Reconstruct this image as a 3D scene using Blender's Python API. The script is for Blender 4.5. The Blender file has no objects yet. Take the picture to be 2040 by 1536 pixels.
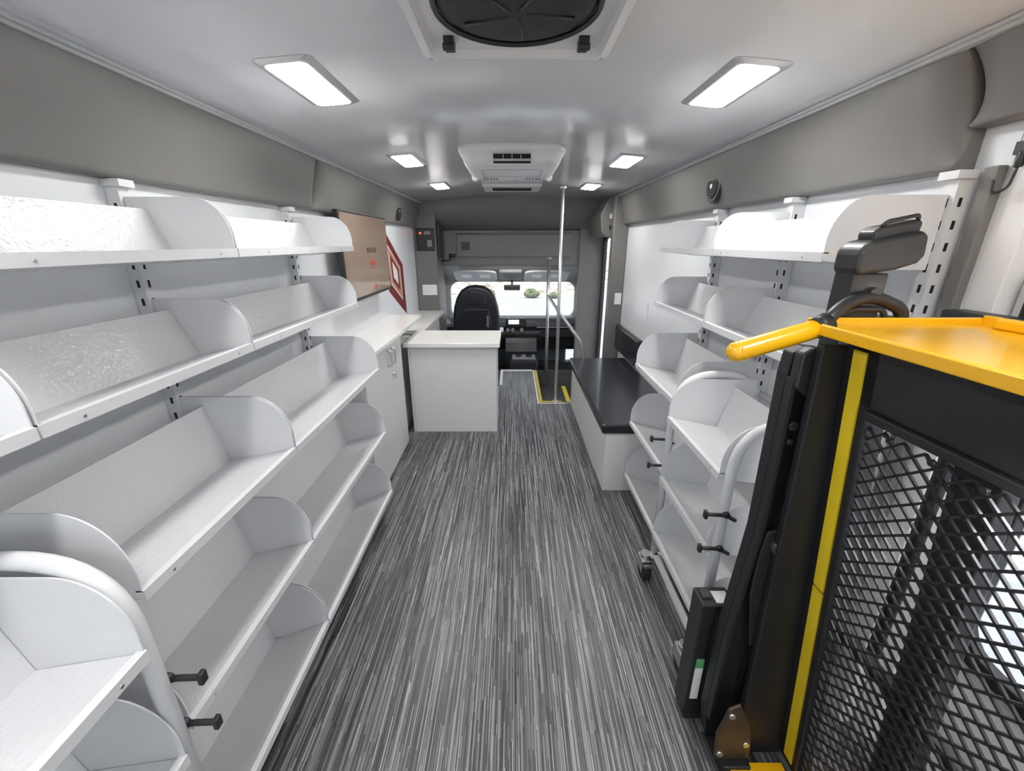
import bpy, bmesh, math, random
from mathutils import Vector, Matrix
random.seed(3)
S=bpy.context.scene
COL=S.collection
ORI={}
S.view_settings.view_transform='Standard'
S.view_settings.look='None'
S.view_settings.exposure=0.16

# ---------------------------------------------------------------- materials
def mat(name,col,rough=.5,metal=0.,bump=None,var=.04,emit=0.,coat=0.,spec=.5,vscale=6.):
    m=bpy.data.materials.new(name); m.use_nodes=True
    nt=m.node_tree; b=nt.nodes['Principled BSDF']
    c=tuple(col)+(1.,)
    geo=nt.nodes.new('ShaderNodeNewGeometry')
    n=nt.nodes.new('ShaderNodeTexNoise'); n.inputs['Scale'].default_value=vscale; n.inputs['Detail'].default_value=3
    nt.links.new(geo.outputs['Position'],n.inputs['Vector'])
    r=nt.nodes.new('ShaderNodeValToRGB')
    r.color_ramp.elements[0].position=.3; r.color_ramp.elements[1].position=.7
    r.color_ramp.elements[0].color=tuple(x*(1-var) for x in col)+(1,)
    r.color_ramp.elements[1].color=tuple(min(1,x*(1+var)) for x in col)+(1,)
    nt.links.new(n.outputs['Fac'],r.inputs['Fac'])
    nt.links.new(r.outputs['Color'],b.inputs['Base Color'])
    b.inputs['Roughness'].default_value=rough; b.inputs['Metallic'].default_value=metal
    b.inputs['Coat Weight'].default_value=coat; b.inputs['Coat Roughness'].default_value=.08
    b.inputs['Specular IOR Level'].default_value=spec
    if emit>0:
        b.inputs['Emission Color'].default_value=c; b.inputs['Emission Strength'].default_value=emit
    if bump:
        n2=nt.nodes.new('ShaderNodeTexNoise'); n2.inputs['Scale'].default_value=bump[0]; n2.inputs['Detail'].default_value=2
        nt.links.new(geo.outputs['Position'],n2.inputs['Vector'])
        bp=nt.nodes.new('ShaderNodeBump'); bp.inputs['Strength'].default_value=bump[1]; bp.inputs['Distance'].default_value=bump[2] if len(bump)>2 else .002
        nt.links.new(n2.outputs['Fac'],bp.inputs['Height']); nt.links.new(bp.outputs['Normal'],b.inputs['Normal'])
    return m
M={}
M['shelf']=mat('shelf_white_powdercoat',(.70,.71,.73),.28,bump=(140,.2,.001),var=.01)
M['shelfbody']=mat('shelf_white_hammertone',(.68,.69,.71),.18,bump=(90,.6,.0026),var=.01)
M['panel']=mat('white_wall_panel',(.76,.78,.81),.22,bump=(6,.04,.004),var=.01)
M['ceil']=mat('gloss_white_ceiling',(.70,.715,.74),.19,bump=(2.6,.08,.008),var=.015,spec=.5)
M['cove']=mat('taupe_vinyl',(.168,.162,.156),.42,bump=(260,.16,.0006),var=.03)
M['trim']=mat('light_trim_plastic',(.50,.51,.52),.3)
M['plastic']=mat('white_plastic',(.78,.78,.785),.3,var=.01)
M['lampframe']=mat('lamp_frame_satin',(.62,.62,.63),.25,metal=.3,var=.02)
M['black']=mat('black_plastic',(.018,.019,.021),.42,var=.2)
M['blackmetal']=mat('black_powdercoat_steel',(.014,.014,.016),.46,bump=(400,.2,.0005),var=.2,coat=.05)
M['dark']=mat('dark_recess',(.01,.01,.011),.8)
M['screenblk']=mat('black_insect_screen',(.022,.021,.022),.6,var=.5,vscale=22)
M['leather']=mat('black_vinyl_leather',(.016,.018,.023),.28,bump=(180,.3,.001),var=.15,coat=.2)
M['yellow']=mat('safety_yellow_paint',(.88,.47,.006),.25,coat=.4,var=.03)
M['tape']=mat('yellow_reflective_tape',(.82,.60,.02),.45,var=.05)
M['steptape']=mat('yellow_step_nosing',(.60,.46,.03),.6,var=.1)
M['lam']=mat('white_linear_laminate',(.71,.71,.72),.38,var=.015,vscale=40)
M['counter']=mat('white_solid_surface',(.84,.83,.81),.16,var=.01)
M['steel']=mat('brushed_stainless',(.72,.72,.73),.32,metal=.9)
M['screw']=mat('zinc_screw',(.55,.55,.56),.35,metal=1.)
M['grey']=mat('mid_grey_plastic',(.20,.20,.205),.5)
M['cabgrey']=mat('cab_headliner_grey',(.42,.42,.41),.75)
M['visor']=mat('visor_light_grey',(.66,.66,.65),.7)
M['dash']=mat('dashboard_black',(.035,.037,.042),.45,var=.15)
M['step']=mat('dark_ribbed_step_vinyl',(.045,.046,.05),.5,var=.5,vscale=40)
M['tvscreen']=mat('tv_screen_bronze',(.25,.185,.145),.10,emit=.09,var=.12,vscale=1.2)
M['white_em']=mat('screen_text_grey',(.07,.055,.05),.5,emit=.05)
M['orange']=mat('screen_logo_red',(.55,.04,.02),.5,emit=.2)
M['red']=mat('dark_red_decal',(.17,.010,.013),.55)
M['decalorange']=mat('tan_orange_decal',(.48,.22,.13),.5)
M['redled']=mat('red_indicator',(1,.05,.03),.4,emit=3.)
M['scr_blue']=mat('dash_screen',(.75,.85,1),.3,emit=1.0)
M['lens']=mat('lamp_lens_glow',(1.,.985,.955),.4,emit=50.,var=.0)
M['label']=mat('white_label',(.7,.7,.7),.5)
M['greenlabel']=mat('green_label_band',(.10,.35,.16),.5)
M['green']=mat('shrub_leaves',(.16,.18,.10),.8,var=.6,vscale=5,bump=(8,1,.1))
M['rock']=mat('landscape_gravel',(.46,.40,.34),.9,var=.5,vscale=2)
M['asphalt']=mat('grey_asphalt',(.38,.39,.41),.9,var=.15)
M['hood']=mat('grey_blue_paint',(.30,.37,.46),.2,coat=.6)
M['bronze']=mat('bronze_brown_steel',(.06,.042,.028),.4,metal=.3,var=.3)
M['rubber']=mat('black_rubber',(.02,.02,.022),.65)
M['gasket']=mat('window_gasket',(.015,.015,.015),.5)

def floor_mat():
    m=bpy.data.materials.new('streaked_woven_vinyl'); m.use_nodes=True
    nt=m.node_tree; N=nt.nodes; L=nt.links; b=N['Principled BSDF']
    geo=N.new('ShaderNodeNewGeometry'); sp=N.new('ShaderNodeSeparateXYZ'); L.new(geo.outputs['Position'],sp.inputs[0])
    def ma(op,a,bv=None,c=None):
        n=N.new('ShaderNodeMath'); n.operation=op
        for i,x in enumerate((a,bv,c)):
            if x is None: continue
            if hasattr(x,'links'): L.new(x,n.inputs[i])
            else: n.inputs[i].default_value=x
        return n.outputs[0]
    def strokes(w,ln,off):
        cx=ma('FLOOR',ma('DIVIDE',ma('ADD',sp.outputs['X'],off),w))
        wn=N.new('ShaderNodeTexWhiteNoise'); wn.noise_dimensions='1D'; L.new(cx,wn.inputs['W'])
        yy=ma('FLOOR',ma('ADD',ma('DIVIDE',sp.outputs['Y'],ln),ma('MULTIPLY',wn.outputs['Value'],17.3)))
        cb=N.new('ShaderNodeCombineXYZ'); L.new(cx,cb.inputs[0]); L.new(yy,cb.inputs[1])
        w2=N.new('ShaderNodeTexWhiteNoise'); w2.noise_dimensions='2D'; L.new(cb.outputs[0],w2.inputs['Vector'])
        return w2.outputs['Value']
    a=strokes(.0040,.34,7.0); c=strokes(.0029,.24,3.3)
    v=ma('ADD',ma('MULTIPLY',a,.55),ma('MULTIPLY',c,.45))
    r=N.new('ShaderNodeValToRGB'); L.new(v,r.inputs['Fac'])
    e=r.color_ramp.elements
    e[0].position=.12; e[0].color=(.026,.026,.031,1)
    e[1].position=.95; e[1].color=(.37,.37,.382,1)
    x=e.new(.40); x.color=(.066,.066,.073,1)
    x=e.new(.64); x.color=(.16,.159,.167,1)
    L.new(r.outputs['Color'],b.inputs['Base Color'])
    b.inputs['Roughness'].default_value=.34
    return m
M['floor']=floor_mat()

# ---------------------------------------------------------------- mesh builder
class MB:
    def __init__(s): s.v=[];s.f=[];s.m=[];s.s=[]
    def add(s,vs,fs,mi=0,smooth=False):
        o=len(s.v); s.v+=[Vector(p) for p in vs]; s.f+=[tuple(i+o for i in f) for f in fs]
        s.m+=[mi]*len(fs); s.s+=[smooth]*len(fs) if not isinstance(smooth,list) else smooth; return s
    def box(s,x0,x1,y0,y1,z0,z1,mi=0):
        vs=[(x,y,z) for z in (z0,z1) for y in (y0,y1) for x in (x0,x1)]
        return s.add(vs,[(0,1,3,2),(4,6,7,5),(0,4,5,1),(2,3,7,6),(0,2,6,4),(1,5,7,3)],mi)
    def prism(s,prof,axis,a,b,mi=0,smooth=False):
        def P(p,t):
            if axis=='x': return (t,p[0],p[1])
            if axis=='y': return (p[0],t,p[1])
            return (p[0],p[1],t)
        n=len(prof); vs=[P(p,a) for p in prof]+[P(p,b) for p in prof]
        fs=[tuple(range(n)),tuple(range(2*n-1,n-1,-1))]+[(i,(i+1)%n,(i+1)%n+n,i+n) for i in range(n)]
        return s.add(vs,fs,mi,[False,False]+[smooth]*n)
    def loft(s,loops,mi=0,smooth=True,cap=(True,True)):
        n=len(loops[0]); vs=[p for l in loops for p in l]; fs=[];sm=[]
        for j in range(len(loops)-1):
            for i in range(n):
                k=(i+1)%n; fs.append((j*n+i,j*n+k,(j+1)*n+k,(j+1)*n+i)); sm.append(smooth)
        if cap[0]: fs.append(tuple(range(n-1,-1,-1))); sm.append(False)
        if cap[1]: fs.append(tuple((len(loops)-1)*n+i for i in range(n))); sm.append(False)
        return s.add(vs,fs,mi,sm)
    def ring(s,outer,inner,axis,a,b,mi=0):
        def P(p,t):
            if axis=='x': return (t,p[0],p[1])
            if axis=='y': return (p[0],t,p[1])
            return (p[0],p[1],t)
        n=len(outer)
        vs=[P(p,a) for p in outer]+[P(p,a) for p in inner]+[P(p,b) for p in outer]+[P(p,b) for p in inner]
        fs=[]
        for i in range(n):
            j=(i+1)%n
            fs+=[(i,j,j+n,i+n),(i+2*n,i+3*n,j+3*n,j+2*n),(i,i+2*n,j+2*n,j),(i+n,j+n,j+3*n,i+3*n)]
        return s.add(vs,fs,mi)
    def tube(s,pts,r,n=12,mi=0,rr=None,cap=True):
        pts=[Vector(p) for p in pts]; N=len(pts); vs=[]
        t0=(pts[1]-pts[0]).normalized()
        up=Vector((0,0,1)) if abs(t0.z)<.9 else Vector((1,0,0))
        u=t0.cross(up).normalized()
        for i,p in enumerate(pts):
            if i==0: t=t0
            elif i==N-1: t=(pts[-1]-pts[-2]).normalized()
            else: t=((pts[i+1]-p).normalized()+(p-pts[i-1]).normalized()).normalized()
            u=(u-t*u.dot(t)).normalized(); w=t.cross(u)
            R=rr[i] if rr else r
            for k in range(n):
                a=2*math.pi*k/n; vs.append(p+(u*math.cos(a)+w*math.sin(a))*R)
        fs=[];sm=[]
        for i in range(N-1):
            for k in range(n):
                k2=(k+1)%n; fs.append((i*n+k,i*n+k2,(i+1)*n+k2,(i+1)*n+k)); sm.append(True)
        if cap:
            fs.append(tuple(range(n-1,-1,-1))); fs.append(tuple((N-1)*n+k for k in range(n))); sm+=[False,False]
        return s.add(vs,fs,mi,sm)
    def cyl(s,p0,p1,r,n=20,mi=0,r1=None):
        return s.tube([p0,p1],r,n,mi,rr=[r,r1 if r1 is not None else r])
    def grid(s,rows,mi=0,smooth=True):
        n=len(rows[0]); vs=[p for r in rows for p in r]; fs=[]
        for i in range(len(rows)-1):
            for k in range(n-1): fs.append((i*n+k,i*n+k+1,(i+1)*n+k+1,(i+1)*n+k))
        return s.add(vs,fs,mi,smooth)
    def ell(s,c,r,mi=0,nu=20,nv=12):
        rows=[]
        for j in range(nv+1):
            ph=math.pi*j/nv
            rows.append([(c[0]+r[0]*math.sin(ph)*math.cos(2*math.pi*i/nu),c[1]+r[1]*math.sin(ph)*math.sin(2*math.pi*i/nu),c[2]+r[2]*math.cos(ph)) for i in range(nu+1)])
        return s.grid(rows,mi,True)
    def make(s,name,mats,parent=None,bevel=0,seg=2,label=None,category=None,group=None,kind=None,origin=None,ang=35):
        if not isinstance(mats,(list,tuple)): mats=[mats]
        if origin is None:
            xs=[v.x for v in s.v]; ys=[v.y for v in s.v]; zs=[v.z for v in s.v]
            origin=Vector(((min(xs)+max(xs))/2,(min(ys)+max(ys))/2,min(zs)))
        origin=Vector(origin)
        me=bpy.data.meshes.new(name)
        me.from_pydata([v-origin for v in s.v],[],s.f)
        for mm in mats: me.materials.append(M[mm] if isinstance(mm,str) else mm)
        for p,mi,sm in zip(me.polygons,s.m,s.s): p.material_index=mi; p.use_smooth=sm
        bm=bmesh.new(); bm.from_mesh(me); bmesh.ops.remove_doubles(bm,verts=bm.verts,dist=1e-6)
        bmesh.ops.recalc_face_normals(bm,faces=bm.faces); bm.to_mesh(me); bm.free()
        ob=bpy.data.objects.new(name,me); COL.objects.link(ob)
        ORI[ob.name]=origin
        if parent is not None:
            ob.parent=parent; ob.location=origin-ORI[parent.name]
        else: ob.location=origin
        if bevel>0:
            md=ob.modifiers.new('bevel','BEVEL'); md.width=bevel; md.segments=seg; md.limit_method='ANGLE'; md.angle_limit=math.radians(ang)
        tag(ob,label,category,group,kind)
        return ob
def tag(ob,label=None,category=None,group=None,kind=None):
    if label: ob['label']=label
    if category: ob['category']=category
    if group: ob['group']=group
    if kind: ob['kind']=kind
def thing(name,origin,label,category,group=None):
    e=bpy.data.objects.new(name,None); e.empty_display_size=.1; COL.objects.link(e); e.location=origin
    ORI[e.name]=Vector(origin); tag(e,label,category,group); return e
def arc(cx,cy,r,a0,a1,n=8):
    return [(cx+r*math.cos(math.radians(a0+(a1-a0)*i/n)),cy+r*math.sin(math.radians(a0+(a1-a0)*i/n))) for i in range(n+1)]
def rr(x0,x1,y0,y1,r,n=5):
    return arc(x1-r,y1-r,r,0,90,n)+arc(x0+r,y1-r,r,90,180,n)+arc(x0+r,y0+r,r,180,270,n)+arc(x1-r,y0+r,r,270,360,n)
def fillet(pts,rad,n=8):
    pts=[Vector(p) for p in pts]; out=[pts[0]]
    for i in range(1,len(pts)-1):
        a,b,c=pts[i-1],pts[i],pts[i+1]
        d1=(a-b); d2=(c-b); r=min(rad,d1.length*.49,d2.length*.49)
        p=b+d1.normalized()*r; q=b+d2.normalized()*r
        for k in range(n+1):
            t=k/n; out.append(p*(1-t)**2+b*2*t*(1-t)+q*t*t)
    out.append(pts[-1]); return out
def text(name,s,size,mtx,mt,parent,align='CENTER'):
    cu=bpy.data.curves.new(name,'FONT'); cu.body=s; cu.size=size; cu.extrude=.0004; cu.align_x=align; cu.align_y='CENTER'
    t=bpy.data.objects.new('tmp_text',cu); COL.objects.link(t)
    dg=bpy.context.evaluated_depsgraph_get(); me=bpy.data.meshes.new_from_object(t.evaluated_get(dg))
    bpy.data.objects.remove(t)
    me.materials.clear(); me.materials.append(M[mt])
    o=bpy.data.objects.new(name,me); COL.objects.link(o)
    o.parent=parent
    o.matrix_local=Matrix.Translation(-ORI[parent.name])@mtx
    ORI[o.name]=mtx.translation.copy()
    return o
def face_px(p):
    return Matrix(((0,0,1,p[0]),(1,0,0,p[1]),(0,1,0,p[2]),(0,0,0,1)))

# ---------------------------------------------------------------- camera
cam=bpy.data.cameras.new('camera'); co=bpy.data.objects.new('camera',cam); COL.objects.link(co)
cam.sensor_width=36; cam.lens=36*825/2040; cam.clip_start=.01; cam.clip_end=200
co.location=(0,0,1.5); co.rotation_euler=(math.radians(90-19),0,0); S.camera=co

XL=-1.07; XR=1.08; YB=-1.0; YF=5.2
CE=.98
def cz(x): return 1.97-.065*(x/CE)**2

# ---------------------------------------------------------------- room shell
b=MB()
b.box(XL-.05,XR+.2,YB,3.86,-.04,0); b.box(XL-.05,.30,3.861,4.92,-.04,0)
b.make('floor','floor',kind='structure',origin=(0,0,0))
b=MB(); n=24
top=[( -CE+2*CE*i/n, cz(-CE+2*CE*i/n)) for i in range(n+1)]
prof=top+[(CE,2.03),(-CE,2.03)]
b.prism(prof,'y',YB,4.74,smooth=True); b.make('ceiling','ceil',kind='structure',origin=(0,0,1.9))
MB().box(XL-.05,XL,YB,YF,-.04,2.0).make('wall_left','panel',kind='structure')
MB().box(XR,XR+.05,1.0,4.25,-.04,2.0).make('wall_right','panel',kind='structure')
b=MB(); b.box(XL,XR+.15,YB-.05,YB,-.04,.75); b.box(XL,XR+.15,YB-.05,YB,1.55,2.0)
b.box(XL,-.85,YB-.05,YB,.75,1.55); b.box(-.15,.15,YB-.05,YB,.75,1.55); b.box(.85,XR+.15,YB-.05,YB,.75,1.55)
b.make('wall_back','panel',kind='structure')
for i,(a,c) in enumerate(((-.85,-.15),(.15,.85))):
    o=rr(a,c,.75,1.55,.06); inn=rr(a+.03,c-.03,.78,1.52,.05)
    MB().ring(o,inn,'y',YB-.055,YB+.01).make('window_%d'%(i+1),'gasket',kind='structure')

def cove(s,y0,y1,nm,low=1.66):
    def loop(y,k):
        w=1.915-low
        pts=[]
        for i in range(15):
            t=i/14
            x=.968+.062*math.sin(min(1,t*1.15)*math.pi/2)-.026*math.sin(math.pi*t)*k
            z=1.915-w*t
            pts.append((x,z))
        pts=pts[:-1]+[(1.030,low+.006),(1.040,low),(1.079,low)]
        pts=[(max(a,.960),z) for a,z in pts]
        pts+=[(1.12 if low<1.7 else 1.15,low),(1.12,1.98),(.960,1.98)]
        return pts
    ys=[(y0,-1.3),(y0+.008,-.6),(y0+.03,.3),(y0+.08,1)]+[(y1-.08,1),(y1-.03,.3),(y1-.008,-.6),(y1,-1.3)]
    loops=[[(s*a,y,z) for a,z in loop(y,k)] for y,k in ys]
    return MB().loft(loops,smooth=True).make(nm,'cove',kind='structure')
cove(-1,YB,2.347,'trim_1'); cove(-1,2.352,4.77,'trim_2')
cove(1,1.08,4.1,'trim_3'); cove(1,YB,1.076,'trim_4',low=1.745)
cove(1,4.104,4.77,'trim_5')
for s,nm in ((-1,'trim_6'),(1,'trim_7')):
    b=MB(); x=s*.972; z=1.902
    b.prism([(x-.014,z),(x-.01,z-.008),(x+.01,z-.008),(x+.014,z),(x+.01,z+.012),(x-.01,z+.012)],'y',YB,4.74)
    b.cyl((x-s*.02,YB,z+.003),(x-s*.02,4.74,z+.003),.005,8)
    b.make(nm,'trim',kind='structure')
b=MB(); rows=[]
for j in range(9):
    t=j/8; r=[]
    for i in range(n+1):
        x=-CE+2*CE*i/n
        z0=cz(x); zz=z0+(1.66-z0)*(math.sin(t*math.pi/2))
        y=4.74+.46*(1-math.cos(t*math.pi/2))
        r.append((x,y,zz))
    rows.append(r)
b.grid(rows); b.box(-1.12,1.13,YF,YF+.05,1.64,2.0); b.box(-1.12,1.13,4.74,YF,2.0,2.02)
b.make('wall_front_header','cove',kind='structure')
b=MB(); b.box(-.83,.82,YF,YF+.04,1.24,1.66); b.make('wall_front_panel','cove',kind='structure',bevel=.01)
b=MB(); b.box(.80,XR,YF-.03,YF+.04,-.45,1.70); b.make('wall_front_side','cove',kind='structure',bevel=.005)
b=MB(); b.box(XL,-.83,4.78,YF+.05,0,1.95); b.make('wall_column','cove',kind='structure',bevel=.015)
b=MB(); b.box(.94,XR,4.10,4.20,-.0,1.93); b.make('wall_divider','cove',kind='structure',bevel=.01)

# entry step well
b=MB()
b.box(.30,.66,3.86,4.92,-.24,-.20); b.box(.66,1.10,3.86,4.92,-.44,-.40); b.box(.28,.30,3.86,4.92,-.44,-.041)
b.box(.3,1.1,3.84,3.86,-.44,-.041); b.box(.655,.66,3.86,4.92,-.41,-.24); b.box(.3,1.1,4.92,4.94,-.44,.0)
for k in range(9): b.box(.33+.03*k,.342+.03*k,3.88,4.88,-.2,-.196)
b.make('floor_stepwell','step',kind='structure')
MB().box(.254,.268,3.80,4.93,.001,.006).box(.269,1.07,3.80,3.813,.001,.006).make('trim_8','plastic',kind='structure')
MB().box(.276,.301,3.83,4.93,.001,.007).box(.30,.304,3.87,4.9,-.05,.006).make('trim_9','steptape',kind='structure')
MB().box(.302,.50,3.832,3.862,.001,.007).make('trim_15','steptape',kind='structure')
MB().box(.615,.665,3.87,4.9,-.199,-.193).make('trim_14','steptape',kind='structure')
MB().box(-.14,.25,4.89,4.93,.001,.012).box(-.14,-.11,4.35,4.888,.001,.012).make('trim_10','plastic',kind='structure')
MB().box(-.83,-.145,4.35,4.90,.0005,.004).make('trim_11','rubber',kind='structure')
b=MB(); o=rr(4.24,5.16,-.4,1.66,.03); inn=rr(4.32,5.08,-.3,1.55,.05)
b.ring(o,inn,'x',1.075,1.11,0); b.box(1.08,1.10,4.68,4.72,-.3,1.55,0)
b.make('door_1',['black'],kind='structure')
b=MB(); b.box(1.075,1.13,4.25,5.2,1.66,2.0); b.make('wall_right_header','cove',kind='structure')

# side lift doorway
b=MB(); b.box(1.15,1.19,YB,.22,-.04,1.82); b.box(1.15,1.19,.80,1.0,-.04,1.82); b.box(1.15,1.19,.22,.80,-.04,.52); b.box(1.15,1.19,.22,.80,1.08,1.82)
b.make('door_2','plastic',kind='structure',bevel=.002)
b=MB(); b.ring(rr(.20,.82,.50,1.10,.10),rr(.24,.78,.54,1.06,.08),'x',1.13,1.16); b.make('window_3','gasket',kind='structure',bevel=.004)
b=MB(); b.box(1.056,1.079,1.003,1.034,0,1.66); b.make('trim_12','cove',kind='structure',bevel=.003)
b=MB(); b.box(1.08,1.15,.935,1.0,0,1.80); b.box(1.118,1.15,.875,.93,0,1.80); b.make('trim_13','plastic',kind='structure',bevel=.003)
b=MB(); b.box(1.15,1.20,YB,1.0,1.8,2.0); b.make('wall_right_rear_header','panel',kind='structure')
b=MB(); b.box(1.055,1.0795,.955,.985,1.675,1.70); b.box(1.07,1.0795,.94,.985,1.655,1.72); b.cyl((1.06,.97,1.65),(1.06,.97,1.68),.007,10)
b.tube(fillet([(1.06,.97,1.655),(1.06,.975,1.61),(1.05,.995,1.60),(1.05,1.0,1.63)],.02),.003,8)
b.make('door_latch','black',label='black steel door latch bracket with cable',category='latch',bevel=.002)

# ---------------------------------------------------------------- shelves
def endpoly(s,lip,z,db,crease,h,rad):
    rw=rad*.86
    pts=[(0,-.002),(db*.75,crease-.004),(db,crease-.004),(db,h)]
    pts+=[(rw-rw*math.sin(t*math.pi/2/12),h-rad*(1-math.cos(t*math.pi/2/12))) for t in range(13)]
    return [(s*(lip+o),z+dz) for o,dz in pts]
def shelf(s,lip,z,y0,y1,dc,crease,bt,h,rad,group,label,parent=None,name='wall_shelf',db=None):
    if db is None: db=1.033-lip
    y0+=.003;y1-=.003
    P=lambda o,d:(s*(lip+o),z+d)
    hb=h-.03
    prof=[P(.0,.015),P(dc,crease+.004),P(bt,hb),P(bt+.003,hb),P(dc+.004,crease),P(0,.011)]
    b=MB().prism(prof,'y',y0+.004,y1-.004)
    ob=b.make(name,'shelfbody',parent=parent,label=label if not parent else None,category='shelf' if not parent else None,group=group)
    b=MB(); xs=sorted((s*(lip-.004),s*lip)); b.box(xs[0],xs[1],y0,y1,z-.005,z+.015)
    xs2=sorted((s*(lip-.004),s*(lip+.012))); b.box(xs2[0],xs2[1],y0,y1,z+.015,z+.018)
    k=3 if y1-y0>.7 else 2
    for i in range(k):
        yy=y0+(y1-y0)*(i+.5)/k if k==3 else y0+(y1-y0)*(.12+.76*i)
        b.cyl((s*(lip-.003),yy,z+.005),(s*(lip-.0055),yy,z+.005),.0032,10,1)
    b.make('front_lip',['shelf','screw'],parent=ob)
    for yy in (y0,y1-.003):
        MB().prism(endpoly(s,lip,z,db,crease,h,rad),'y',yy,yy+.003).make('end_panel','shelf',parent=ob)
    return ob
BIG=dict(dc=.215,bt=.262,h=.192,rad=.135)
SML=dict(dc=.16,bt=.215,h=.148,rad=.105)
Lr=[(.765,1.468,-.02,SML),(.775,1.20,-.02,SML),(.705,.855,-.03,BIG),(.705,.488,-.042,BIG),(.705,.114,-.075,BIG)]
Rr=[(.77,1.46,-.02,SML),(.775,1.183,-.02,SML),(.705,.837,-.03,BIG),(.705,.478,-.04,BIG),(.705,.125,-.07,BIG)]
names=['top','second','third','fourth','bottom']
def row(s,R,secs,ids,side):
    for i in ids:
        lip,z,cr,K=R[i]
        for y0,y1 in secs:
            lab='white tilted book shelf, %s tier beside the %s'%(names[i],side)
            shelf(s,lip,z,y0,y1,crease=cr,group='book shelves beside the %s'%side,label=lab,**K)
row(-1,Lr,[(1.21,2.10),(.615,1.21)],range(5),'cabinet')
row(-1,Lr,[(0.0,.615)],[1],'cabinet')
row(1,Rr,[(1.67,2.27)],range(5),'bench')
row(1,Rr,[(1.07,1.67)],range(2),'bench')
def standard(s,y,group):
    b=MB(); x0,x1=sorted((s*1.034,s*(XR-.001 if s>0 else -XL-.001)))
    b.box(x0,x1,y-.017,y+.017,.02,1.655)
    xa,xb=sorted((s*1.020,s*1.069)); b.box(xa,xb,y-.024,y+.024,1.640,1.658)
    z=.08
    while z<1.6:
        xa,xb=sorted((s*1.0335,s*1.036)); b.box(xa,xb,y-.004,y+.004,z,z+.020,1)
        b.box(s*1.05-.004,s*1.05+.004,y-.0175,y-.016,z,z+.020,1)
        z+=.05
    b.make('slotted_upright',['shelf','dark'],label='white slotted steel upright carrying the book shelves',category='upright',group=group)
for y in (.615,1.21,2.085): standard(-1,y,'slotted uprights beside the cabinet')
for y in (1.075,1.67,2.25): standard(1,y,'slotted uprights beside the bench')

# ---------------------------------------------------------------- book carts
def cart(s,y0,y1,label):
    ox=s*.82; e=thing('book_cart',(ox,(y0+y1)/2,0),label,'book cart','rolling book carts')
    for yy in (y0,y1):
        pts=fillet([(s*.655,yy,.13),(s*.655,yy,1.01),(s*.99,yy,1.01),(s*.99,yy,.13)],.16,10)
        MB().tube(pts,.0155,16).make('tube_frame','shelf',parent=e)
    for z in (.82,.545,.265):
        shelf(s,.632,z,y0+.016,y1-.016,dc=.20,crease=-.03,bt=.245,h=.175,rad=.125,group=None,label=None,parent=e,name='cart_shelf',db=.33)
    MB().box(min(s*.64,s*.99),max(s*.64,s*.99),y0+.0,y0+.02,.13,.15).box(min(s*.64,s*.99),max(s*.64,s*.99),y1-.02,y1,.13,.15).box(s*.66-.01,s*.66+.01,y0,y1,.13,.15).make('base_rail','shelf',parent=e)
    for z in (.60,.93): MB().tube([(s*.99,y0,z),(s*.99,y1,z)],.012,10).make('back_rail','shelf',parent=e)
    for yy in (y0+.02,y1+.012):
        for xx in (.625,.985):
            b=MB(); x=s*xx; yc=yy
            b.cyl((x,yc,.112),(x,yc,.135),.024,14)
            b.box(x-.025,x-.021,yc-.035,yc+.033,.050,.109); b.box(x+.021,x+.025,yc-.035,yc+.033,.050,.109); b.box(x-.025,x+.025,yc-.035,yc+.033,.106,.113)
            b.box(x-.02,x+.02,yc-.05,yc-.03,.085,.10)
            c=b.make('caster','screw',parent=e,bevel=.002)
            b=MB().cyl((x-.018,yc,.053),(x+.018,yc,.053),.053,28); b.cyl((x-.0195,yc,.053),(x+.0195,yc,.053),.014,14,1)
            b.make('wheel',['rubber','screw'],parent=c,bevel=.004)
    for yy,sg in ((y0,-1),(y1,1)):
        for z in (.715,.59):
            b=MB(); yq=yy+sg*.02
            b.tube(fillet([(s*.685,yq,z-.020),(s*.650,yq,z),(s*.592,yq,z+.003)],.02),.0065,8)
            b.box(s*.590-.005,s*.590+.005,yq-.008,yq+.008,z-.010,z+.016)
            b.cyl((s*.655,yy,z),(s*.655,yq+sg*.006,z),.010,12)
            b.make('cart_latch','black',parent=e,bevel=.002,label='small black latch lever')
cart(1,1.085,1.56,'white tubular rolling book cart parked beside the lift')
cart(-1,.06,.545,'white tubular rolling book cart parked below a wall shelf')

# ---------------------------------------------------------------- cabinet, counters, desk
e=thing('base_cabinet',(-.94,2.56,0),'white laminate base cabinet with two doors under the counter','cabinet')
MB().box(XL+.002,-.83,2.16,2.95,0.0,.878).make('cabinet_body','lam',parent=e,bevel=.002)
for y0,y1,hy in ((2.17,2.638,2.60),(2.642,2.945,2.68)):
    d=MB().box(-.829,-.81,y0,y1,.02,.872).make('cabinet_door','lam',parent=e,bevel=.002)
    MB().tube(fillet([(-.812,hy,.74),(-.782,hy,.74),(-.782,hy,.84),(-.812,hy,.84)],.012),.006,10).make('door_handle','steel',parent=d,label='brushed metal bar handle')
    if y0>2.5:
        MB().cyl((-.811,2.69,.66),(-.80,2.69,.66),.010,14).box(-.80,-.785,2.686,2.694,.63,.662).make('door_lock','steel',parent=d,label='small key lock with key')
MB().box(XL+.002,-.785,2.15,3.60,.88,.91).make('countertop','counter',bevel=.004,label='white solid-surface countertop over the base cabinet',category='countertop')
e=thing('side_counter_support',(-.95,3.3,0),'white laminate panel closing the knee space under the counter','panel')
MB().box(-1.04,-.90,2.955,3.60,0,.728).make('filler_panel','lam',parent=e,bevel=.002)
e=thing('service_desk',(-.46,3.38,0),'white laminate service desk facing the aisle','desk')
MB().box(-.80,-.125,3.165,3.185,0,.73).make('front_panel','lam',parent=e,bevel=.002)
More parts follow.
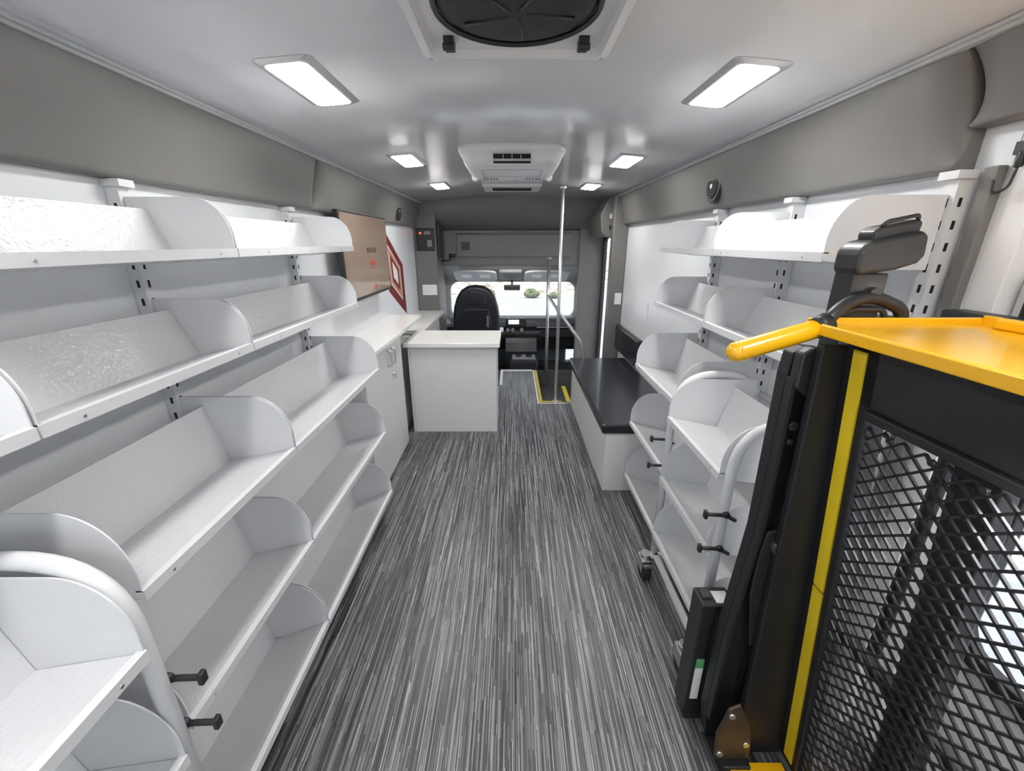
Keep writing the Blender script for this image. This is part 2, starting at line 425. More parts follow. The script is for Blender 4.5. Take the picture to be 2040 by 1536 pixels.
MB().box(-.15,-.125,3.186,3.58,0,.73).make('side_panel','lam',parent=e,bevel=.002)
MB().box(-.82,-.801,3.165,3.60,0,.73).make('side_panel','lam',parent=e,bevel=.002)
MB().box(-.845,-.095,3.125,3.63,.732,.767).make('desk_top','counter',parent=e,bevel=.004)
e=thing('side_desk',(-.93,4.2,0),'white side desk running beside the wall to the column','desk')
MB().box(XL+.002,-.78,3.635,4.775,.732,.767).make('desk_top','counter',parent=e,bevel=.004)
MB().box(XL+.002,-.84,3.66,4.76,0,.73).make('desk_body','lam',parent=e,bevel=.002)

# ---------------------------------------------------------------- tv
e=thing('television',(-1.0,2.97,1.15),'flat television showing a bronze start screen, mounted on the wall','television')
MB().box(-1.005,-.975,2.50,3.42,1.15,1.68).make('tv_body','black',parent=e,bevel=.003)
sc=MB().box(-.9755,-.9735,2.515,3.405,1.17,1.667).make('tv_screen','tvscreen',parent=e)
text('screen_lettering','INSIGNIA',.05,face_px((-.972,3.02,1.452)),'white_em',sc)
text('screen_lettering','firetv',.052,face_px((-.972,3.02,1.372)),'orange',sc)
b=MB(); b.tube([(-.972,2.97+.10*t/10,1.345-.012*math.sin(math.pi*t/10)) for t in range(11)],.002,6); b.make('screen_logo','orange',parent=sc)
MB().cyl((-.9737,3.03,1.21),(-.972,3.03,1.21),.010,14).make('screen_icon','orange',parent=sc)
MB().cyl((-.9737,3.06,1.21),(-.972,3.06,1.21),.014,14).make('screen_icon','orange',parent=sc)
MB().box(XL+.001,-1.005,2.80,3.10,1.3,1.55).make('wall_mount','black',parent=e,bevel=.004)

def dq(k):
    c=(3.92,1.24); o=[(3.62,1.64),(4.20,1.30),(4.22,.82),(3.68,1.10)]
    return [(c[0]+(y-c[0])*k,c[1]+(z-c[1])*k) for y,z in o]
b=MB()
for k0,k1,mi in ((1,.64,0),(.64,.58,2),(.58,.42,1)):
    b.ring(dq(k0),dq(k1),'x',XL+.0005,XL+.003,mi)
b.prism(dq(.42),'x',XL+.0005,XL+.0028,0)
b.prism(dq(.26),'x',XL+.0029,XL+.0034,2)
b.make('wall_decal',['red','decalorange','plastic'],label='dark red and tan slanted diamond decal on the wall',category='decal')

# ---------------------------------------------------------------- column fittings
def plate(name,x0,x1,z0,z1,y,label,cat,n=2,kids='rocker_switch'):
    o=MB().box(x0,x1,y-.006,y,z0,z1).make(name,'plastic',bevel=.003,label=label,category=cat)
    w=(x1-x0)/n
    for i in range(n):
        c=x0+w*(i+.5); MB().box(c-.013,c+.013,y-.009,y-.006,z0+.025,z1-.025).make(kids,'counter',parent=o,bevel=.001)
plate('switch_plate',-1.01,-.845,.94,1.055,4.78,'white triple rocker switch plate on the grey column','switch',3)
plate('light_switch',1.0,1.065,.93,1.04,4.10,'white single light switch plate on the grey divider','switch',1)
MB().box(XR-.006,XR,3.3,3.36,.93,1.05).make('outlet_plate','plastic',bevel=.002,label='white outlet plate on the wall by the bench',category='outlet')
o=MB().box(-1.04,-.84,4.755,4.78,1.42,1.65).make('control_panel','black',bevel=.012,seg=3,label='black control panel with red indicator on the column',category='control panel')
MB().cyl((-.99,4.756,1.60),(-.99,4.75,1.60),.012,12).make('indicator_light','redled',parent=o)
MB().box(-.92,-.87,4.749,4.756,1.46,1.53).make('panel_button','grey',parent=o,bevel=.002)
MB().box(-.95,-.88,4.752,4.756,1.585,1.62).make('display','grey',parent=o)
o=MB().box(-.83,-.80,4.84,5.14,1.34,1.72).make('monitor_panel','black',bevel=.01,label='black vertical panel on the side of the column',category='control panel')
MB().box(-.8,-.797,4.87,5.11,1.38,1.68).make('panel_face','dash',parent=o)
o=MB().tube(fillet([(-.83,5.1,1.30),(-.74,5.1,1.30),(-.72,5.1,1.38)],.03),.008,8).cyl((-.74,5.1,1.36),(-.66,5.1,1.36),.02,12).make('handset_hook','black',label='small black handset holder on the column',category='hook')
o=MB().box(-.65,.70,YF-.025,YF,1.34,1.595).make('header_hatch','cove',bevel=.006,label='grey hinged access hatch above the cab opening',category='hatch')
MB().box(-.6,-.50,YF-.032,YF-.025,1.42,1.51).cyl((-.55,YF-.04,1.465),(-.55,YF-.03,1.465),.014,12).make('hatch_latch','black',parent=o,bevel=.003)
MB().cyl((-.66,YF-.028,1.60),(.71,YF-.028,1.60),.005,8).make('hatch_hinge','grey',parent=o)
MB().box(.60,.705,YF-.03,YF-.02,1.34,1.6).make('hatch_strip','cove',parent=o,bevel=.002)
o=MB().prism([(.86,1.60),(.84,1.75),(.93,1.93),(1.08,1.93),(1.08,1.56),(.9,1.56)],'y',4.24,4.95).make('overhead_locker','cove',bevel=.01,label='grey overhead control box above the entry door',category='locker')
MB().box(.93,1.0,4.232,4.24,1.72,1.76).make('locker_latch','plastic',parent=o)
MB().box(.93,1.0,4.232,4.24,1.62,1.66).make('locker_latch','black',parent=o)

def speaker(s,y,z):
    x=s*1.006; e=MB().cyl((x+s*.024,y,z),(x-s*.012,y,z),.082,32,0,.076).make('speaker','black',bevel=.003,label='round black speaker set in the padded cove',category='speaker',group='cove speakers')
    MB().cyl((x-s*.011,y,z),(x-s*.016,y,z),.058,28,0,.053).make('speaker_cone','dark',parent=e)
    b=MB()
    for k in range(3):
        b.tube([(x-s*.016,y+(.020+.016*k)*math.cos(a*math.pi/10),z+(.020+.016*k)*math.sin(a*math.pi/10)) for a in range(21)],.0015,6)
    b.make('grille_ring','dash',parent=e)
    MB().cyl((x-s*.014,y,z),(x-s*.021,y,z),.011,16).make('dust_cap','screw',parent=e)
speaker(1,2.26,1.765); speaker(-1,3.95,1.765)

# ---------------------------------------------------------------- ceiling lamps
def lamp(x,y):
    z=cz(x)
    b=MB()
    def L(h,w,zz): return [(p[0],p[1],z+zz-.135*x*(p[0]-x)) for p in rr(x-w,x+w,y-h,y+h,.02)]
    b.loft([L(.19,.078,.01),L(.19,.078,-.002),L(.178,.063,-.009),L(.170,.056,-.009),L(.170,.056,.004)],smooth=False,cap=(False,False))
    o=b.make('ceiling_lamp','lampframe',label='rectangular ceiling lamp with pale frame, switched on',category='ceiling light',group='ceiling lamps')
    b=MB(); b.loft([L(.170,.056,-.001),L(.170,.056,-.007),L(.162,.048,-.010)],smooth=False)
    b.make('lamp_lens','lens',parent=o)
for y in (1.45,2.64,3.75): 
    lamp(-.59,y); lamp(.645,y)
for y in (.25,-.65):
    lamp(-.59,y); lamp(.645,y)

# ---------------------------------------------------------------- roof vent
e=thing('roof_vent',(.01,1.03,1.93),'white framed roof fan vent with black round screen','roof vent')
b=MB(); cx,cy=.01,1.02
def sq(h,k=None): return rr(cx-h,cx+h,cy-h,cy+h,.03)
for (h0,z0),(h1,z1) in (((.245,1.972),(.225,1.932)),((.225,1.932),(.205,1.928)),((.205,1.928),(.197,1.95))):
    A=[(p[0],p[1],z0) for p in sq(h0)]; B=[(p[0],p[1],z1) for p in sq(h1)]
    A.append(A[0]);B.append(B[0]); b.grid([A,B],0,False)
b.make('vent_frame','plastic',parent=e)
b=MB(); b.ring(rr(cx-.2,cx+.2,cy-.2,cy+.2,.03,8),[(cx+.168*math.cos(2*math.pi*(i+.5)/36),cy+.168*math.sin(2*math.pi*(i+.5)/36)) for i in range(36)],'z',1.945,1.952); b.make('inner_plate','plastic',parent=e)
b=MB(); b.tube([(cx+.166*math.cos(2*math.pi*i/48),cy+.166*math.sin(2*math.pi*i/48),1.943) for i in range(49)],.006,8,cap=False); b.make('screen_rim','black',parent=e)
b=MB(); b.ell((cx,cy,1.95),(.163,.163,.02)); b.make('insect_screen','screenblk',parent=e)
b=MB()
for k in range(5):
    a=k*2*math.pi/5; b.tube([(cx+.02*math.cos(a),cy+.02*math.sin(a),1.93),(cx+.12*math.cos(a+.2),cy+.12*math.sin(a+.2),1.934)],.003,6)
b.make('fan_guard','black',parent=e)
for x in (cx-.155,cx+.155):
    MB().box(x-.012,x+.012,cy+.125,cy+.165,1.925,1.948).cyl((x-.014,cy+.13,1.925),(x+.014,cy+.13,1.925),.008,10).make('vent_clip','black',parent=e,bevel=.003)
for x in (cx-.21,cx+.21):
    MB().cyl((x,cy+.21,1.934),(x,cy+.21,1.929),.005,10).make('vent_screw','screw',parent=e)

# ---------------------------------------------------------------- air conditioner
e=thing('ceiling_air_conditioner',(0,2.66,1.88),'white rounded ceiling air conditioner with black louvre slot','air conditioner')
def acl(h,w0,w1,z,r):
    return [(p[0],p[1],z) for p in rr(-h,h,w0,w1,r,8)]
b=MB(); b.loft([acl(.278,2.335,3.02,1.985,.10),acl(.280,2.335,3.02,1.948,.10),acl(.275,2.342,3.01,1.940,.098),acl(.264,2.357,2.995,1.935,.095),
   acl(.262,2.36,2.985,1.920,.095),acl(.254,2.375,2.97,1.900,.10),acl(.240,2.40,2.955,1.886,.10),acl(.220,2.43,2.94,1.878,.10),acl(.195,2.46,2.92,1.875,.10)])
b.make('ac_shell','plastic',parent=e)
MB().add([(-.095,2.350,1.922),(.095,2.350,1.922),(.095,2.380,1.886),(-.095,2.380,1.886),(-.095,2.40,1.945),(.095,2.40,1.945),(.095,2.43,1.91),(-.095,2.43,1.91)],[(0,1,2,3),(4,7,6,5),(0,4,5,1),(1,5,6,2),(2,6,7,3),(3,7,4,0)]).make('louvre_slot','dark',parent=e)
b=MB()
for k in range(3): 
    x=-.045+.045*k; b.add([(x-.002,2.348,1.921),(x+.002,2.348,1.921),(x+.002,2.364,1.902),(x-.002,2.364,1.902)],[(0,1,2,3)])
b.add([(-.096,2.362,1.9045),(.096,2.362,1.9045),(.096,2.370,1.895),(-.096,2.370,1.895)],[(0,1,2,3)])
b.make('louvre','trim',parent=e)
b=MB()
for i in range(5):
    for k in range(4):
        for sx in (-1,1): b.box(sx*(.09+.020*i)-.004,sx*(.09+.020*i)+.004,2.80+.022*k,2.810+.022*k,1.872,1.877)
b.make('intake_grille','grey',parent=e)
MB().ring(rr(-.17,.17,2.50,2.74,.03),rr(-.164,.164,2.506,2.734,.027),'z',1.8725,1.878).make('filter_cover','trim',parent=e)
for sx in (-1,1): MB().cyl((sx*.20,2.84,1.892),(sx*.235,2.88,1.885),.022,14).make('air_nozzle','plastic',parent=e)
o=MB().box(-.25,.25,3.80,4.20,1.945,1.975).make('ceiling_register','plastic',bevel=.01,label='white rectangular ceiling air register behind the air conditioner',category='air vent')
b=MB()
for k in range(5): b.box(-.17,.17,3.90+.045*k,3.915+.045*k,1.942,1.946)
b.make('register_slot','dark',parent=o)

# ---------------------------------------------------------------- bench
e=thing('bench_seat',(.81,3.05,0),'long white bench with black vinyl seat cushion','bench')
MB().box(.575,XR-.002,2.29,3.80,0,.40).make('bench_base','lam',parent=e,bevel=.003)
MB().box(.545,XR-.002,2.275,3.83,.402,.465).make('seat_cushion','leather',parent=e,bevel=.016,seg=4)
MB().box(XR-.05,XR-.001,3.32,4.09,.50,.74).make('backrest_cushion','leather',bevel=.015,seg=3,label='black padded vinyl backrest mounted on the wall',category='backrest')

# ---------------------------------------------------------------- rails
o=MB().cyl((.43,3.84,0.007),(.43,3.84,1.955),.0145,18).make('grab_pole','steel',label='floor-to-ceiling polished steel grab pole by the steps',category='grab pole')
MB().cyl((.43,3.84,0.006),(.43,3.84,.016),.03,20).make('pole_flange','steel',parent=o)
MB().cyl((.43,3.84,1.93),(.43,3.84,1.958),.03,20).make('pole_flange','steel',parent=o)
e=thing('stair_handrail',(.4,4.4,0),'polished steel handrail around the entry steps','handrail')
MB().cyl((.42,4.905,0.0),(.42,4.905,1.33),.019,16).make('rail_post','steel',parent=e)
MB().cyl((.42,4.905,1.33),(.42,4.905,1.345),.03,16).make('post_cap','steel',parent=e)
MB().tube(fillet([(.42,4.90,.92),(.43,3.87,.90),(.66,3.845,.60),(.70,3.845,.42),(.70,3.845,.02)],.06),.0155,14).make('top_rail','steel',parent=e)

# ---------------------------------------------------------------- cab
MB().box(-1.05,1.08,4.94,6.75,-.40,-.36).make('floor_cab','rubber',kind='structure')
MB().box(-1.12,.275,4.925,4.94,-.4,-.001).make('wall_cab_riser','rubber',kind='structure')
b=MB(); b.box(-1.10,-1.02,5.25,6.7,-.4,.45); b.box(-1.10,-1.02,5.25,5.45,.45,1.4); b.box(-1.10,-1.02,6.2,6.7,.45,1.4); b.box(-1.10,-1.02,5.45,6.2,.98,1.4); b.make('wall_cab_left','cabgrey',kind='structure')
b=MB(); b.box(1.06,1.12,5.24,6.7,-.4,.45); b.box(1.06,1.12,5.24,5.45,.45,1.4); b.box(1.06,1.12,6.2,6.7,.45,1.4); b.box(1.06,1.12,5.45,6.2,.98,1.4); b.make('wall_cab_right','cabgrey',kind='structure')
MB().prism([(5.24,1.32),(5.7,1.28),(6.1,1.18),(6.4,1.04),(6.55,.95),(6.62,.98),(6.2,1.38),(5.24,1.42)],'x',-1.05,1.06).make('ceiling_cab','cabgrey',kind='structure')
b=MB(); b.ring(rr(-1.06,1.08,.2,1.25,.05),rr(-.95,.97,.40,.935,.13),'y',6.52,6.60); b.make('window_4','cabgrey',kind='structure',bevel=.01)
for x0,x1 in ((-.82,-.22),(.18,.80)):
    def V(x,t,o): return (x,5.93+.36*t,1.145-.165*t-o)
    lp=rr(x0,x1,0,1,.18,6)
    b=MB(); b.loft([[V(x,t,0) for x,t in lp],[V(x,t,.022) for x,t in lp]],smooth=False)
    o=b.make('sun_visor','visor',bevel=.006,label='light grey folded sun visor above the windscreen',category='sun visor',group='sun visors')
    for q in (.10,.36): MB().add([V(x0+q,.25,.0235),V(x0+q+.15,.25,.0235),V(x0+q+.15,.6,.0235),V(x0+q,.6,.0235)],[(0,1,2,3)]).make('visor_label','counter',parent=o)
o=MB().box(-.12,.12,6.30,6.33,.83,.91).make('rear_view_mirror','black',bevel=.018,seg=3,label='black rear-view mirror hanging by the windscreen',category='mirror')
MB().cyl((0,6.33,.9),(0,6.45,.96),.012,10).make('mirror_stem','black',parent=o)
MB().prism([(5.95,1.16),(6.3,1.02),(6.3,.98),(5.95,1.11)],'x',-.18,.14).make('overhead_console','grey',bevel=.012,label='grey overhead console between the visors',category='console')
e=thing('dashboard',(0,6.1,-.36),'black van dashboard with centre screen, vents and steering wheel','dashboard')
MB().prism([(6.52,.40),(6.30,.46),(6.15,.475),(6.02,.46),(5.96,.40),(5.95,.34),(5.99,.30),(5.97,.24),(6.00,.16),(6.10,-.02),(6.5,-.1)],'x',-1.01,1.05).make('dash_body','dash',parent=e,bevel=.02,seg=3)
MB().prism([(6.5,.1),(5.90,.20),(5.86,.14),(5.80,.02),(5.84,-.36),(6.5,-.36)],'x',-.10,.36).make('centre_stack','dash',parent=e,bevel=.015)
MB().prism([(6.4,.40),(6.2,.52),(5.98,.50),(5.94,.44),(5.97,.36)],'x',-.62,-.28).make('instrument_hood','dash',parent=e,bevel=.02,seg=3)
MB().box(-.09,.20,5.925,5.96,.36,.475).make('screen_housing','black',parent=e,bevel=.006)
MB().box(-.05,.10,5.92,5.926,.395,.455).make('dash_screen','scr_blue',parent=e)
for x in (-.20,.22,.90):
    b=MB(); b.box(x-.0,x+.10,5.935,5.955,.36,.43)
    for k in range(4): b.box(x,x+.10,5.928,5.936,.365+.018*k,.371+.018*k,1)
    b.make('air_vent',['black','grey'],parent=e)
for x in (-.06,.01,.14):
    MB().cyl((x,5.95,.31),(x,5.90,.31),.026,18).make('dash_knob','grey',parent=e)
MB().box(.42,.95,5.93,5.98,.20,.31).make('glove_box','black',parent=e,bevel=.008)
MB().box(.36,.98,5.93,5.95,.335,.352).make('dash_trim','grey',parent=e,bevel=.003)
MB().prism([(5.92,.14),(5.86,.12),(5.84,.06),(5.9,.05)],'x',-.06,.32).make('switch_row','black',parent=e,bevel=.004)
b=MB(); b.tube([(-.45+.18*math.cos(a*math.pi/16),5.80-.05*math.sin(a*math.pi/16),.30+.17*math.sin(a*math.pi/16)) for a in range(33)],.015,10)
b.box(-.6,-.3,5.79,5.81,.28,.32); b.cyl((-.45,5.8,.3),(-.45,5.98,.26),.04,14)
b.make('steering_wheel','black',parent=e)
e2=MB().prism([(-.02,-.36),(-.04,-.05),(.0,.0),(.32,.0),(.36,-.05),(.34,-.36)],'y',5.4,5.70).make('cup_holder_console','dash',bevel=.02,label='grey and black cup holder console between the seats',category='console')
MB().box(.0,.32,5.39,5.60,.0,.03).make('cup_tray','grey',parent=e2,bevel=.01)
for xx in (.09,.23): MB().ring([(xx+.042*math.cos(i*.3927),5.5+.042*math.sin(i*.3927)) for i in range(16)],[(xx+.034*math.cos(i*.3927),5.5+.034*math.sin(i*.3927)) for i in range(16)],'z',.03,.045).make('cup_ring','black',parent=e2)
# driver seat
e=thing('driver_seat',(-.44,5.2,-.36),'black leather driver seat with integrated headrest and armrest','car seat')
x=-.44
outline=[(x-.24,.28),(x-.285,.45),(x-.29,.62),(x-.27,.76),(x-.235,.87),(x-.18,.955),(x-.10,1.005),(x,1.018),(x+.10,1.005),(x+.18,.955),(x+.235,.87),(x+.27,.76),(x+.29,.62),(x+.285,.45),(x+.24,.28)]
MB().prism(outline,'y',5.08,5.24,smooth=True).make('seat_back','leather',parent=e,bevel=.04,seg=5,ang=45)
MB().prism([(x-.16,.38),(x-.19,.58),(x-.15,.74),(x+.15,.74),(x+.19,.58),(x+.16,.38)],'y',5.068,5.10).make('back_panel','leather',parent=e,bevel=.012,seg=3)
MB().prism([(x-.13,.79),(x-.12,.90),(x-.06,.955),(x+.06,.955),(x+.12,.90),(x+.13,.79)],'y',5.068,5.10).make('headrest_pad','leather',parent=e,bevel=.012,seg=3)
MB().box(x-.25,x+.25,5.12,5.65,.08,.26).make('seat_cushion','leather',parent=e,bevel=.04,seg=4)
MB().box(x+.27,x+.33,5.15,5.48,.38,.44).make('armrest','leather',parent=e,bevel=.02,seg=3)
MB().box(x+.13,x+.155,5.05,5.07,.52,.66).make('seat_belt_buckle','grey',parent=e,bevel=.003)
MB().box(x-.2,x+.2,5.2,5.55,-.36,.08).make('seat_base','black',parent=e,bevel=.02)
MB().cyl((.62,5.6,-.36),(.62,5.6,-.355),.05,12).box(.45,.95,5.25,5.75,-.36,-.12).make('storage_box','black',bevel=.03,label='black box on the cab floor by the passenger side',category='storage box')

# ---------------------------------------------------------------- outside
MB().box(-30,30,-20,60,-.95,-.9).make('ground','asphalt',kind='structure')
MB().prism([(6.7,.32),(7.3,.22),(7.7,.05),(7.8,-.5),(6.7,-.5)],'x',-.9,.9).make('van_hood','hood',bevel=.03,label='grey painted van bonnet outside the windscreen',category='bonnet')
b=MB(); rows=[]
for j in range(22):
    rows.append([(-20+i*.7,20.2+j*.7,-.899+(.24*j*.30+random.random()*.32 if j else 0)) for i in range(58)])
b.grid(rows,0,False); b.make('gravel_bank','rock',label='beige gravel landscaping bank beyond the pavement',category='gravel',kind='stuff')
for (x,y,r) in ((-1.1,19.5,.26),(-3.4,19.4,.22),(.9,19.5,.28),(1.9,19.3,.2),(3.6,19.4,.28),(-2.2,19.6,.18)):
    b=MB(); b.ell((x,y,-.9+r*.6),(r*1.3,r,r*.65))
    for k in range(22):
        a=random.random()*6.28; q=random.random()*1.3; b.ell((x+r*1.1*math.cos(a)*math.cos(q),y+r*.7*math.sin(a)*math.cos(q),-.9+r*.5+r*.7*math.sin(q)),(r*.3,r*.3,r*.34),0,7,5)
    b.make('shrub','green',label='small low green desert shrub by the gravel',category='shrub',group='roadside shrubs')

# ---------------------------------------------------------------- wheelchair lift
e=thing('wheelchair_lift',(.78,.5,0),'folded black and yellow wheelchair lift with expanded metal platform','wheelchair lift')
TZ=1.338
t=MB().box(.63,1.0,0.0,.880,TZ-.006,TZ).box(.625,.634,0,.880,TZ-.016,TZ+.007).box(.995,1.003,0,.875,TZ-.006,TZ+.018).box(.63,1.0,.874,.884,TZ-.01,TZ+.012).make('roll_stop_plate','yellow',parent=e,bevel=.003,label='yellow folded steel plate')
MB().box(.955,.975,.0,.82,TZ+.0,TZ+.022).make('plate_rib','yellow',parent=t,bevel=.006,seg=3)
Xt,Zt,Xb,Zb=.685,1.318,.81,.05
def PP(y,s,o=0):
    return Vector((Xb+(Xt-Xb)*s-o,y,Zb+(Zt-Zb)*s))
def slab(y0,y1,s0,s1,o0,o1,mi=0,b=None):
    b=b or MB()
    vs=[PP(y,s,o) for o in (o0,o1) for s in (s0,s1) for y in (y0,y1)]
    b.add(vs,[(0,1,3,2),(4,6,7,5),(0,4,5,1),(2,3,7,6),(0,2,6,4),(1,5,7,3)],mi); return b
b=slab(0,.80,.90,1,0,-.03); slab(0,.80,0,.04,0,-.03,b=b); slab(.745,.83,0,1,0,-.03,b=b); slab(.74,.75,0.04,.9,.012,-.03,b=b); slab(0,.745,.885,.90,.012,-.03,b=b)
b.make('platform_frame','blackmetal',parent=e,bevel=.003)
b=slab(.774,.806,.52,.985,.0035,0); b.make('safety_tape','tape',parent=e)
b=slab(.774,.806,.02,.515,.0035,0); b.make('safety_tape','tape',parent=e)
for q in ((.52,.59,.04,.9,-.012,-.045),(.12,.16,.04,.9,-.012,-.045),(0,.745,.45,.47,-.012,-.04)):
    slab(*q).make('platform_rib','blackmetal',parent=e,bevel=.003)
b=MB(); cw=.040; ch=.0165; ny=int(.745/cw*2); ns=int(.845*1.262/ch)
nrm=Vector((-(Zt-Zb),0,(Xt-Xb))).normalized()
def bar(b,p,q,w=.0024,d=.0022):
    t=(q-p).normalized(); u=nrm.cross(t)*w; v=nrm*d
    b.add([p-u-v,p+u-v,p+u+v,p-u+v,q-u-v,q+u-v,q+u+v,q-u+v],[(0,1,5,4),(1,2,6,5),(2,3,7,6),(3,0,4,7)])
for j in range(ns):
    z0=.04+ (j*ch)/1.262
    for i in range(ny):
        y=.745-i*cw/2
        k=(i+j)%2
        s0=z0+(ch/1.262 if k else 0); s1=z0+(0 if k else ch/1.262)
        bar(b,PP(y,s0),PP(y-cw/2,s1))
b.make('expanded_metal_deck','blackmetal',parent=e)
for k in range(7): 
    p=PP(.68-k*.08,.875,.010); MB().cyl(p,p+nrm*.006,.006,10).make('deck_bolt','blackmetal',parent=e)
MB().prism([(.64,1.30),(.70,1.30),(.84,.03),(.68,.03),(.66,.6)],'y',.83,.85).make('side_plate','blackmetal',parent=e,bevel=.003)
armo=[(.618,1.27),(.64,1.285),(.685,1.28),(.69,.80),(.70,.62),(.695,.35),(.68,.10),(.66,.02),(.615,.02),(.60,.12),(.60,.45),(.622,.80),(.614,1.22)]
a=MB().prism(armo,'y',.885,.92).make('lift_arm','blackmetal',parent=e,bevel=.003,seg=2)
fl=[(.614,1.22),(.622,.80),(.60,.45),(.60,.12),(.612,.12),(.612,.45),(.634,.80),(.627,1.22)]
MB().prism(fl,'y',.862,.884).make('arm_flange','blackmetal',parent=a,bevel=.002)
MB().prism([(.685,1.28),(.69,.86),(.678,.86),(.673,1.28)],'y',.862,.884).make('arm_flange','blackmetal',parent=a,bevel=.002)
MB().prism([(.618,1.275),(.64,1.29),(.69,1.285),(.688,1.20),(.66,1.17),(.618,1.20)],'y',.853,.883).make('arm_cap','black',parent=a,bevel=.006)
MB().prism([(.628,.62),(.628,.74),(.635,.82),(.70,.84),(.755,.82),(.765,.76),(.745,.70),(.72,.50),(.70,.44),(.66,.44)],'y',.852,.86).make('arm_gusset','blackmetal',parent=a,bevel=.003)
MB().cyl((.74,.838,.79),(.74,.856,.79),.016,20).make('pivot_pin','screw',parent=a,bevel=.002)
MB().cyl((.665,.838,.78),(.665,.856,.78),.018,20).make('pivot_pin','dash',parent=a,bevel=.002)
MB().cyl((.65,.87,1.10),(.65,.887,1.10),.012,16).make('pivot_pin','dash',parent=a,bevel=.002)
MB().cyl((.65,.87,1.06),(.65,.887,1.06),.008,16).make('pivot_pin','dash',parent=a,bevel=.002)
MB().cyl((.675,.842,.48),(.69,.842,.72),.009,14).make('gas_strut','dash',parent=a)
MB().box(.665,.755,.838,.851,.800,.812).make('pivot_strap','dash',parent=a,bevel=.002)
p=MB().prism([(.60,.05),(.59,.16),(.61,.26),(.64,.28),(.68,.20),(.70,.10),(.70,.05)],'y',.80,.81).make('hinge_plate','bronze',parent=e,bevel=.004)
for x,z in ((.62,.24),(.68,.12),(.61,.08)): MB().cyl((x,.795,z),(x,.803,z),.009,12).make('plate_bolt','steel',parent=p)
MB().box(.62,.70,.78,.83,0.004,.05).box(.61,.70,.70,.90,0.0,.012).make('base_foot','blackmetal',parent=e,bevel=.004)
MB().box(.64,.80,.70,.80,.015,.04).cyl((.68,.75,.04),(.68,.75,.046),.012,12).cyl((.76,.75,.04),(.76,.75,.046),.012,12).make('toe_plate','yellow',parent=e,bevel=.004)
MB().tube([(.475,.85,1.283),(.48,.85,1.2845),(.60,.85,1.322),(.635,.85,1.334)],.02,24,rr=[.0215,.0218,.0205,.020]).ell((.475,.85,1.283),(.0215,.0215,.0215)).make('handle_grip','yellow',parent=e,label='yellow rubber-gripped handle')
MB().tube([(.628,.85,1.331),(.655,.856,1.344)],.022,20).tube(fillet([(.640,.85,1.337),(.69,.87,1.380),(.76,.89,1.396),(.83,.89,1.368),(.84,.89,1.34)],.05),.0130,14).make('handle_arm','blackmetal',parent=e)
MB().tube(fillet([(.66,.87,1.347),(.72,.885,1.368),(.79,.885,1.366),(.80,.885,1.34)],.03),.006,10).make('handle_brace','blackmetal',parent=e)
MB().prism([(.69,1.338),(.70,1.350),(.83,1.350),(.84,1.338)],'y',.886,.93).make('handle_mount','blackmetal',parent=e,bevel=.003)
w=MB().box(.712,.785,.89,.945,.0,1.44).make('lift_tower','blackmetal',parent=e,bevel=.003)
MB().prism([(.712,1.435),(.706,1.450),(.706,1.485),(.722,1.503),(.824,1.524),(.838,1.514),(.842,1.474),(.830,1.460),(.79,1.447)],'y',.88,.95).make('tower_head','black',parent=w,bevel=.011,seg=3)
MB().prism([(.738,1.500),(.735,1.520),(.748,1.531),(.822,1.546),(.831,1.539),(.828,1.518)],'y',.895,.94).make('head_lid','black',parent=w,bevel=.006,seg=3)
MB().tube(fillet([(.75,.90,1.53),(.755,.895,1.541),(.815,.895,1.553),(.82,.90,1.544)],.008),.004,8).make('head_clasp','black',parent=w)
MB().cyl((.76,.878,1.40),(.76,.89,1.40),.012,16).make('tower_knob','dash',parent=w,bevel=.003)
MB().box(.712,.785,.886,.89,1.375,1.378).make('tower_seam','dash',parent=w)
MB().tube(fillet([(1.02,.86,.4),(1.02,.86,1.30),(1.04,.40,1.31),(1.04,.40,.6)],.06),.016,12).make('lift_handrail','blackmetal',parent=e)
MB().box(1.02,1.076,.86,.99,1.325,1.352).make('door_bar','black',parent=e,bevel=.006)
MB().box(1.078,1.10,.845,.885,1.32,1.45).make('door_bar_end','black',parent=e,bevel=.006)
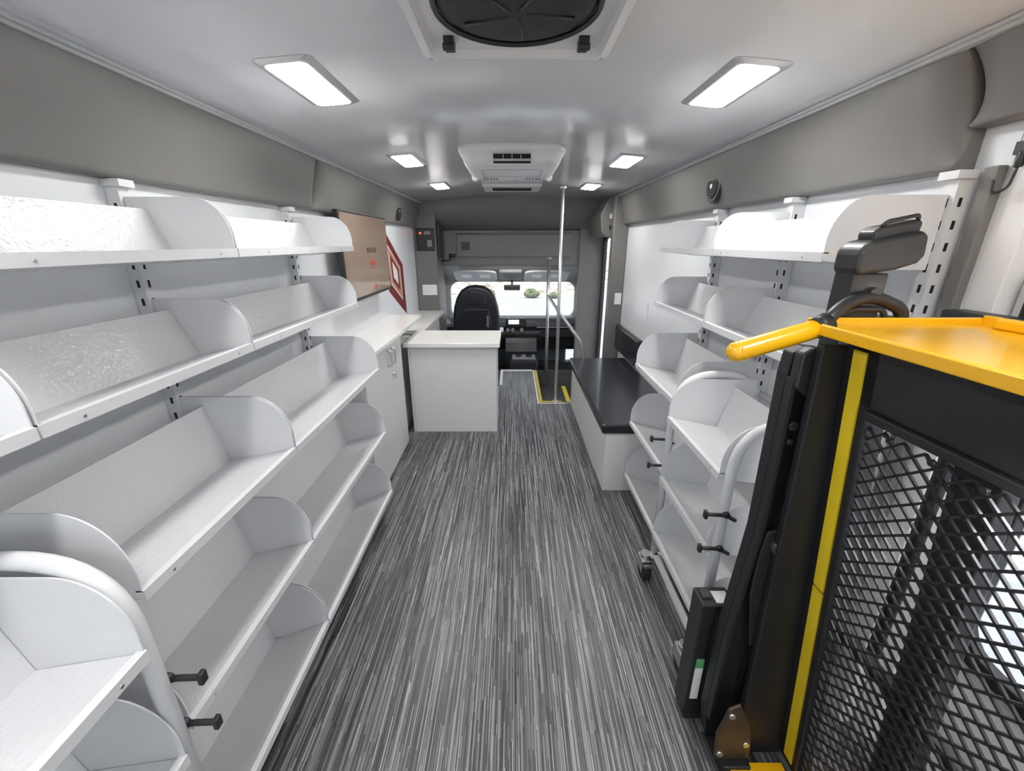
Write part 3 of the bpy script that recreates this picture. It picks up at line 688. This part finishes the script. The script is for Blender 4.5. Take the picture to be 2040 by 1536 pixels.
o=MB().box(.565,.665,.945,1.018,.02,.485).make('hydraulic_pump_box','blackmetal',bevel=.004,label='tall black hydraulic pump box standing beside the lift arm',category='pump box')
MB().box(.577,.601,.941,.946,.10,.235).make('data_label','label',parent=o,label='white data label')
MB().box(.577,.601,.941,.946,.237,.27).make('data_label','greenlabel',parent=o,label='green data label')
MB().box(.61,.655,.955,1.0,.484,.487).make('data_label','label',parent=o,label='white data label')
MB().box(.61,.66,.942,.946,.10,.46).make('access_cover','black',parent=o,bevel=.003)
MB().box(.57,.66,.945,1.01,0,.02).make('box_foot','black',parent=o)
MB().box(.575,.602,.97,1.0,.485,.495).make('pump_switch','dash',parent=o,bevel=.002)

# ---------------------------------------------------------------- lights
w=bpy.data.worlds.new('world'); S.world=w; w.use_nodes=True
bg=w.node_tree.nodes['Background']
sky=w.node_tree.nodes.new('ShaderNodeTexSky'); sky.sky_type='HOSEK_WILKIE'; sky.turbidity=3; sky.sun_direction=(.3,-.4,.8)
mx=w.node_tree.nodes.new('ShaderNodeMixRGB'); mx.inputs[0].default_value=.7; mx.inputs[2].default_value=(.88,.94,1,1)
w.node_tree.links.new(sky.outputs[0],mx.inputs[1]); w.node_tree.links.new(mx.outputs[0],bg.inputs['Color'])
bg.inputs['Strength'].default_value=2.6
sl=bpy.data.lights.new('sun','SUN'); sl.energy=2; sl.angle=.05; so=bpy.data.objects.new('sun',sl); COL.objects.link(so)
so.rotation_euler=(math.radians(25),math.radians(-20),0)
def area(name,loc,target,size,power):
    l=bpy.data.lights.new(name,'AREA'); l.shape='RECTANGLE'; l.size=size[0]; l.size_y=size[1]; l.energy=power
    o=bpy.data.objects.new(name,l); COL.objects.link(o); o.location=loc
    o.rotation_euler=(Vector(target)-Vector(loc)).to_track_quat('-Z','Y').to_euler(); return o
area('added_lift_door_fill',(.88,.40,1.29),(1.15,.45,.5),(.1,.6),8)  # added fill with no fixture, brightens the door behind the lift deck
area('added_cab_fill',(0,5.5,1.2),(0,6.1,.3),(.3,.15),5)  # invented fill light that lifts the dim cab, no dome lamp here
print('DONE objs',len(bpy.data.objects))
